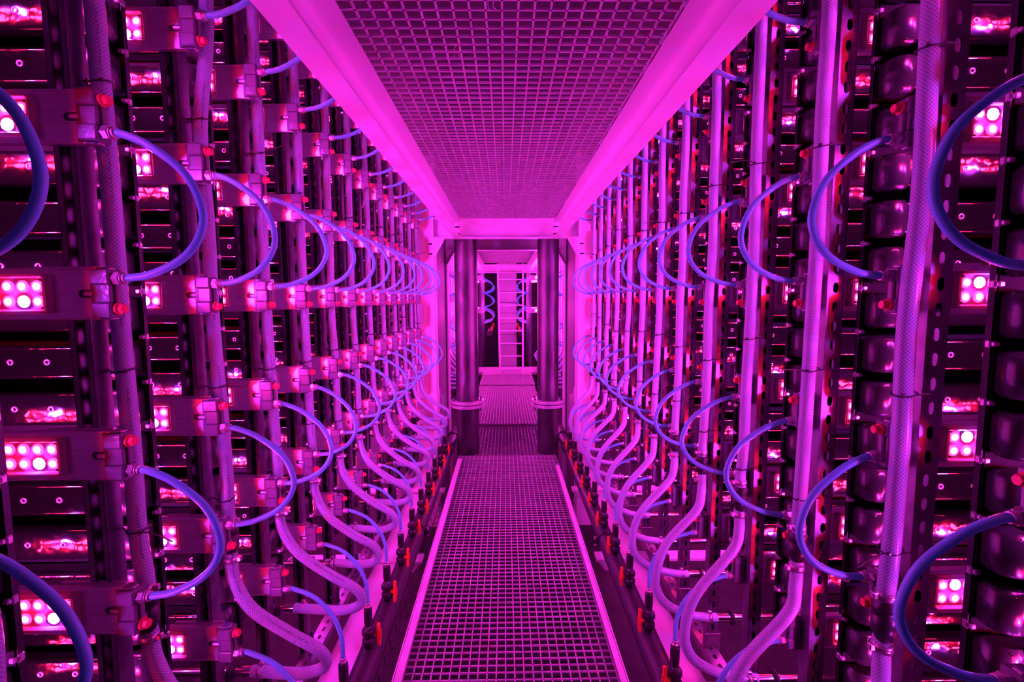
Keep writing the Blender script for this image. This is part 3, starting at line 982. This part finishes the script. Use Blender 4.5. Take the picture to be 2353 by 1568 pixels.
# ------------------------------------------------------------------ braided hoses, couplings, feed pipes
HX = {'left': -0.803, 'right': 0.808}
DL = [(0, 0), (.007, -.07), (.056, -.159), (.16, -.245), (.235, -.298), (.258, -.344), (.24, -.380), (.185, -.395), (.123, -.392), (.06, -.387), (.02, -.386)]
DR = [(0, 0), (.004, -.06), (.027, -.129), (.144, -.254), (.187, -.349), (.192, -.445), (.151, -.517), (.057, -.567), (-.03, -.584), (-.07, -.585)]
def clamp_part(mb, org, axis, r, w=0.008):
    mb.lathe([(r, -w), (r + 0.0022, -w), (r + 0.0022, w), (r, w)], org, axis, 16)
for s in ('left', 'right'):
    sg = SG[s]
    for k, y in enumerate(YS[s]):
        yh = y + 0.045 if s == 'left' else y - 0.045
        # straight braided hose down the post
        pts = []
        for i, z in enumerate((1.32, 1.0, 0.7, 0.45, 0.2, -0.05, -0.3, -0.5, -0.60, -0.64)):
            jx = random.uniform(-.004, .004) if 0 < i < 8 else 0
            if s == 'left' and k == 2 and z > 0.6: jx += 0.035 * min(1, (z - .45) / .3)
            pts.append((jx + (sg * -0.012 * max(0, min(1, (0.0 - z) / .6))), random.uniform(-.003, .003), z))
        bx = pts[-1][0]
        mb = MB(); mb.tube(smooth_path(pts, 6), 0.0172, 16)
        thing('braided_hose', 'clear braided hose running down the %s wall, %s column' % (s, ORD[k]), 'hose', (HX[s], yh, 0), group='upright braided hoses', me=mb.mesh('braided_hose', M['braid']))
        # coupling
        x0 = HX[s] + bx
        t = thing('hose_coupling', 'black hose coupling on %s wall hose, %s column' % (s, ORD[k]), 'coupling', (x0, yh, -0.67), group='black hose couplings')
        mb = MB()
        mb.lathe([(0.012, -0.062), (0.015, -0.055), (0.015, -0.04), (0.0225, -0.036), (0.0235, -0.02), (0.0235, 0.0), (0.021, 0.002), (0.021, 0.006), (0.0235, 0.008), (0.0235, 0.028), (0.016, 0.034), (0.014, 0.046)], (0, 0, 0), 'z', 16)
        obj('coupling_body', mb.mesh('coupling_body', M['black']), t)
        for zc in (0.046, -0.068):
            mb = MB(); clamp_part(mb, (0, 0, zc), 'z', 0.0175)
            mb.box(-sg * 0.018, -sg * 0.030, -0.006, 0.006, zc - 0.007, zc + 0.007, 0.002)
            obj('hose_clamp', mb.mesh('hose_clamp', M['nickel']), t)
        # S shaped lower hose
        jit = random.uniform(0.95, 1.04)
        D = DL if s == 'left' else DR
        z1 = -0.73
        pts = [(-sg * px * (jit if 0.02 < px else 1), random.uniform(-.004, .004) + (0.0 if s == 'left' else -0.03) * min(1, abs(pz) / .2), pz) for px, pz in D]
        if s == 'left':
            pts = [(p[0], p[1] + 0.038 * max(0, min(1, (abs(p[2]) - .22) / .15)), p[2]) for p in pts]
        mb = MB(); mb.tube(smooth_path([(0, 0, 0.012)] + pts, 6), 0.0172, 16)
        thing('drain_hose', 'S-shaped braided hose at the foot of the %s wall, %s column' % (s, ORD[k]), 'hose', (x0, yh, z1), group='curved lower braided hoses', me=mb.mesh('drain_hose', M['braid']))
        # metal stub it is clamped to
        ex = x0 - sg * (D[-1][0]); ez = z1 + D[-1][1]; ey = yh + pts[-1][1]
        t = thing('feed_pipe', 'steel pipe stub receiving the curved hose on %s wall, %s column' % (s, ORD[k]), 'pipe', (ex, ey, ez), group='steel pipe stubs')
        mb = MB(); mb.tube([(-sg * 0.04, 0, 0), (sg * 0.075, 0, 0)], 0.0155, 18)
        obj('stub', mb.mesh('stub', M['chrome']), t)
        mb = MB(); mb.lathe([(0.0155, -0.006), (0.029, -0.005), (0.029, 0.005), (0.0155, 0.006)], (sg * 0.06, 0, 0), 'x', 20)
        obj('grommet', mb.mesh('grommet', M['rubber']), t)
        mb = MB(); mb.tube([(sg * 0.075, 0, 0), (sg * 0.62, 0, 0)], 0.0125, 14)
        obj('inner_pipe', mb.mesh('inner_pipe', M['chrome']), t)
        mb = MB(); clamp_part(mb, (-sg * 0.03, 0, 0), 'x', 0.0178, 0.007)
        mb.box(-sg * 0.037, -sg * 0.023, -0.006, 0.006, 0.018, 0.030, 0.002)
        obj('hose_clamp', mb.mesh('hose_clamp', M['nickel']), t)
        # black cable ties
        for ti, zt in enumerate((0.44, -0.19, -0.53)):
            zt += random.uniform(-.06, .06)
            i0 = HX[s]
            n = 18
            ring = []
            for a in range(n):
                an = 2 * PI * a / n
                ring.append(((0.0195 + 0.006 * max(0, math.cos(an) * sg)) * math.cos(an), 0.0195 * math.sin(an), 0.004 * math.sin(an + 1)))
            mb = MB(); mb.tube(ring, 0.0018, 6, closed=True)
            ysg = -1
            mb.tube([(sg * 0.012, ysg * 0.0185, 0.001), (sg * 0.045, ysg * 0.012 + (0.02 if s == 'left' else -0.0), 0.002)], 0.0018, 6)
            if (k + ti) % 3 == 0:
                mb.tube(smooth_path([(-sg * 0.014, -0.016, 0.0), (-sg * 0.05, -0.03, 0.004), (-sg * 0.10, -0.045, -0.003 + random.uniform(-.01, .02))], 4), 0.0015, 5)
            mb.box(-sg * 0.012, -sg * 0.019, -0.021, -0.014, -0.003, 0.003, 0.001)
            thing('cable_tie', 'black cable tie on the %s wall hose, %s column, %s tie' % (s, ORD[k], ['upper', 'middle', 'lower'][ti]), 'cable tie', (i0 + (0 if zt > 0 else -sg * 0.012 * min(1, -zt / .6)), yh, zt), group='black cable ties', me=mb.mesh('cable_tie', M['black']))

# ------------------------------------------------------------------ steelwork under the racks
rail_me = slotted_mesh(3.75, 0.06, 0.03, 0.05, False, 'slotted_rail')
for s in ('left', 'right'):
    sg = SG[s]
    off = 0.0 if s == 'left' else 0.03
    mb = MB()
    mb.box(sg * (0.645 + off), sg * (0.775 + off), 0.8, 4.58, -1.562, -1.55, 0.001)
    mb.box(sg * (0.705 + off), sg * (0.713 + off), 0.8, 4.58, -1.72, -1.562)
    mb.box(sg * (0.645 + off), sg * (0.775 + off), 0.8, 4.58, -1.732, -1.72, 0.001)
    thing('floor_beam', 'white steel beam on the floor below the %s hoses' % s, 'beam', group='white floor beams', me=mb.mesh('floor_beam', M['white']))
    o = thing('slotted_rail', 'slotted steel rail lying along the foot of the %s racks' % s, 'rail', (sg * (0.82 + off), 0.8, -1.495), group='slotted floor rails', me=rail_me)
    o.rotation_euler = (-PI / 2, 0, 0)
    o.scale = (1, -1, 1)
    for n_, yb in enumerate((1.72, 2.72, 3.74)):
        mb = MB()
        mb.box(sg * (0.50 + off), sg * (1.3 + off), yb - 0.03, yb + 0.06, -1.552, -1.535, 0.001)
        mb.prism([(sg * (0.50 + off), -1.535), (sg * (0.62 + off), -1.535), (sg * (0.62 + off), -1.60), (sg * (0.55 + off), -1.60)][::int(sg)], yb - 0.036, yb - 0.03, 'y')
        mb.box(sg * (0.54 + off), sg * (0.60 + off), yb - 0.02, yb + 0.04, -1.535, -1.522)
        thing('cross_bracket', 'white cross bracket carrying the black pipe, %s side, %s from camera' % (s, ORD[n_]), 'bracket', group='cross brackets', me=mb.mesh('cross_bracket', M['white']))
# wire basket in the gap left of the walkway
t = thing('wire_tray', 'dark wire cable tray in the gap left of the walkway', 'cable tray', (-0.52, 2.4, -1.72))
for x in (-0.045, -0.005, 0.035):
    mb = MB(); mb.tube([(x, -0.55, 0), (x, 1.6, 0)], 0.003, 6)
    obj('long_wire', mb.mesh('long_wire', M['galv']), t)
for i in range(19):
    yy = -0.5 + i * 0.11
    mb = MB(); mb.tube([(-0.06, yy, 0.045), (-0.055, yy, 0), (0.045, yy, 0), (0.05, yy, 0.045)], 0.003, 6)
    obj('cross_wire', mb.mesh('cross_wire', M['galv']), t)
# wire rack low on the left between the posts
t = thing('wire_rack', 'small bent wire rack low behind the left drain hoses', 'rack', (-1.0, 1.99, -1.25))
for i in range(5):
    mb = MB(); mb.tube([(-0.06, i * 0.045, -0.22), (-0.06, i * 0.045, 0.06), (0.08, i * 0.045, 0.14)], 0.0035, 6)
    obj('wire_hook', mb.mesh('wire_hook', M['galv']), t)
for z in (-0.2, -0.05, 0.06):
    mb = MB(); mb.tube([(-0.06, -0.01, z), (-0.06, 0.19, z)], 0.0035, 6)
    obj('wire_bar', mb.mesh('wire_bar', M['galv']), t)

# ------------------------------------------------------------------ far end: ladder and panel
t = thing('ladder', 'pale ladder standing at the far end of the walkway', 'ladder', (0.11, 9.55, -1.5))
for x0, x1 in ((-0.225, -0.255), (0.235, 0.245)):
    mb = MB(); mb.prism([(-0.018, -0.02), (0.018, -0.02), (0.018, 0.02), (-0.018, 0.02)], 0, 2.2, 'z')
    for i, v in enumerate(mb.v):
        f = v[2] / 2.2
        mb.v[i] = (v[0] + x0 + (x1 - x0) * f, v[1], v[2])
    obj('side_rail', mb.mesh('side_rail', M['white']), t)
for i in range(9):
    z = 0.10 + i * 0.255
    f = z / 2.2
    mb = MB(); mb.tube([(-0.225 - 0.03 * f, 0, z), (0.235 + 0.01 * f, 0, z)], 0.014, 10)
    obj('rung', mb.mesh('rung', M['white']), t)
t = thing('tall_panel', 'tall pale panel with horizontal joints directly behind the ladder', 'panel', (0.06, 10.72, -1.75))
for i in range(12):
    mb = MB(); mb.box(-0.19, 0.19, 0, 0.03, i * 0.24, i * 0.24 + 0.232, 0.003)
    obj('panel_board', mb.mesh('panel_board', M['door']), t)
mb = MB(); mb.box(-0.75, 0.75, 0, 0.08, -1.66, -1.56, .003); mb.box(-0.62, 0.66, -0.5, -0.44, -1.53, -1.42, .003)
thing('low_beam', 'low white cross beams on the floor behind the ladder', 'beam', (0, 10.4, 0), me=mb.mesh('low_beam', M['white']))
# second bay, seen in the slivers beside the pipes, and the third beyond the far portal
def simple_lamp():
    mb = MB()
    mb.box(-0.40, -0.02, -0.006, 0.006, -0.05, 0.05)
    mb.box(-0.06, -0.018, -0.02, 0.02, -0.048, 0.048, .003)
    mb.lathe([(0.012, -0.019), (0.012, 0.002)], (0, 0, 0.03), 'x', 6, False)
    return mb.mesh('far_lamp_plate', M['alu'])
SLP = simple_lamp()
far_rows = (0.68, 0.35, 0.0145, -0.312, -0.643)
for s in ('left', 'right'):
    sg = SG[s]
    for k in range(11):
        y = 6.05 + 0.31 * k
        lab = 'beyond the pipes on the %s, %s column' % (s, ORD[k])
        thing('slotted_post', 'slotted post ' + lab, 'post', (SX[s], y, -1.5), 0 if s == 'left' else PI, 'far slotted posts', me=post_me)
        pts = [(0, 0, 1.0), (0.004, 0, .3), (-.004, 0, -.3), (0, 0, -.7), (-sg * .06, 0, -.86), (-sg * .2, 0, -1.0), (-sg * .25, 0, -1.08), (-sg * .18, 0, -1.12), (0, 0, -1.12)]
        mb = MB(); mb.tube(smooth_path(pts, 5), 0.0172, 8)
        thing('braided_hose', 'braided hose ' + lab, 'hose', (HX[s], y - 0.045, 0), 0, 'far braided hoses', me=mb.mesh('far_braided_hose', M['braid']))
        for r, z in enumerate(far_rows):
            t = thing('grow_lamp', 'lamp plate ' + lab + ', %s row down' % ORD[r], 'lamp', (XT[s], y, z), 0 if s == 'left' else PI, 'far lamp plates')
            obj('mounting_plate', SLP, t)
            if (k + r) % 2 == 0:
                obj('red_chips', CJ_R, t)
                obj('blue_chip', CJ_B, t)
        for li, (za, zb) in enumerate(((0.32, 0.0445), (-0.342, -0.613))):
            pts = [(-sg * px, 0, pz * (za - zb) / .275) for px, pz in LOOP]
            mb = MB(); mb.tube(smooth_path(pts, 3), 0.0076, 8)
            thing('blue_hose', 'blue hose loop ' + lab + ', %s loop' % ['upper', 'lower'][li], 'hose', (XT[s], y, za), 0, 'far blue hose loops', me=mb.mesh('far_blue_hose', M['blue']))
    # third bay bundle
    for k in range(5):
        y = 10.2 + 0.42 * k
        thing('slotted_post', 'slotted post past the far portal on the %s, %s one' % (s, ORD[k]), 'post', (sg * 0.54, y + 0.07, -1.5), 0 if s == 'left' else PI, 'farthest slotted posts', me=post_me)
        for r, z in enumerate((0.45, -0.25)):  # lamps added here to light the third bay
            t = thing('grow_lamp', 'added lamp plate past the far portal on the %s, %s column, %s row' % (s, ORD[k], ORD[r]), 'lamp', (sg * 0.47, y, z), 0 if s == 'left' else PI, 'added farthest lamp plates')
            obj('mounting_plate', SLP, t)
            obj('red_chips', CJ_R, t)
            obj('blue_chip', CJ_B, t)
    for k in range(10):
        y = 10.15 + 0.17 * k
        for li, zc in enumerate((0.43, 0.12, -0.22)):
            pts = [(-sg * px * 1.3, 0, pz * 1.05) for px, pz in LOOP]
            mb = MB(); mb.tube(smooth_path(pts, 3), 0.011, 8)
            thing('blue_hose', 'tiny blue hose loop past the far portal, %s, %s, %s tier' % (s, ORD[k], ['top', 'middle', 'bottom'][li]), 'hose', (sg * 0.47, y, zc), 0, 'farthest blue hose loops', me=mb.mesh('farthest_blue_hose', M['blue'] if (li < 2 or k % 3) else M['braid']))
    t = thing('manifold_pipe', 'black pipe with orange handles past the far portal, %s side' % s, 'pipe', (sg * 0.34, 10.0, -0.72), 0, 'far black pipes')
    mb = MB(); mb.tube([(0, 0, 0), (0, 2.2, 0)], 0.06, 12)
    obj('pipe', mb.mesh('far_pipe', M['pvc']), t)
    for i in range(8):
        mb = MB(); mb.box(-sg * 0.03, -sg * 0.06, 0.1 + i * .25, 0.2 + i * .25, 0.05, 0.12, .005)
        o = obj('handle', mb.mesh('far_handle', M['orange']), t)
    mb = MB(); mb.box(sg * .80, sg * .86, 10.0, 12.4, -2.3, 0.9)
    thing('rack_screen', 'dark rack side past the far portal on the %s' % s, 'rack', me=mb.mesh('rack_screen', M['cap']), group='far rack sides')
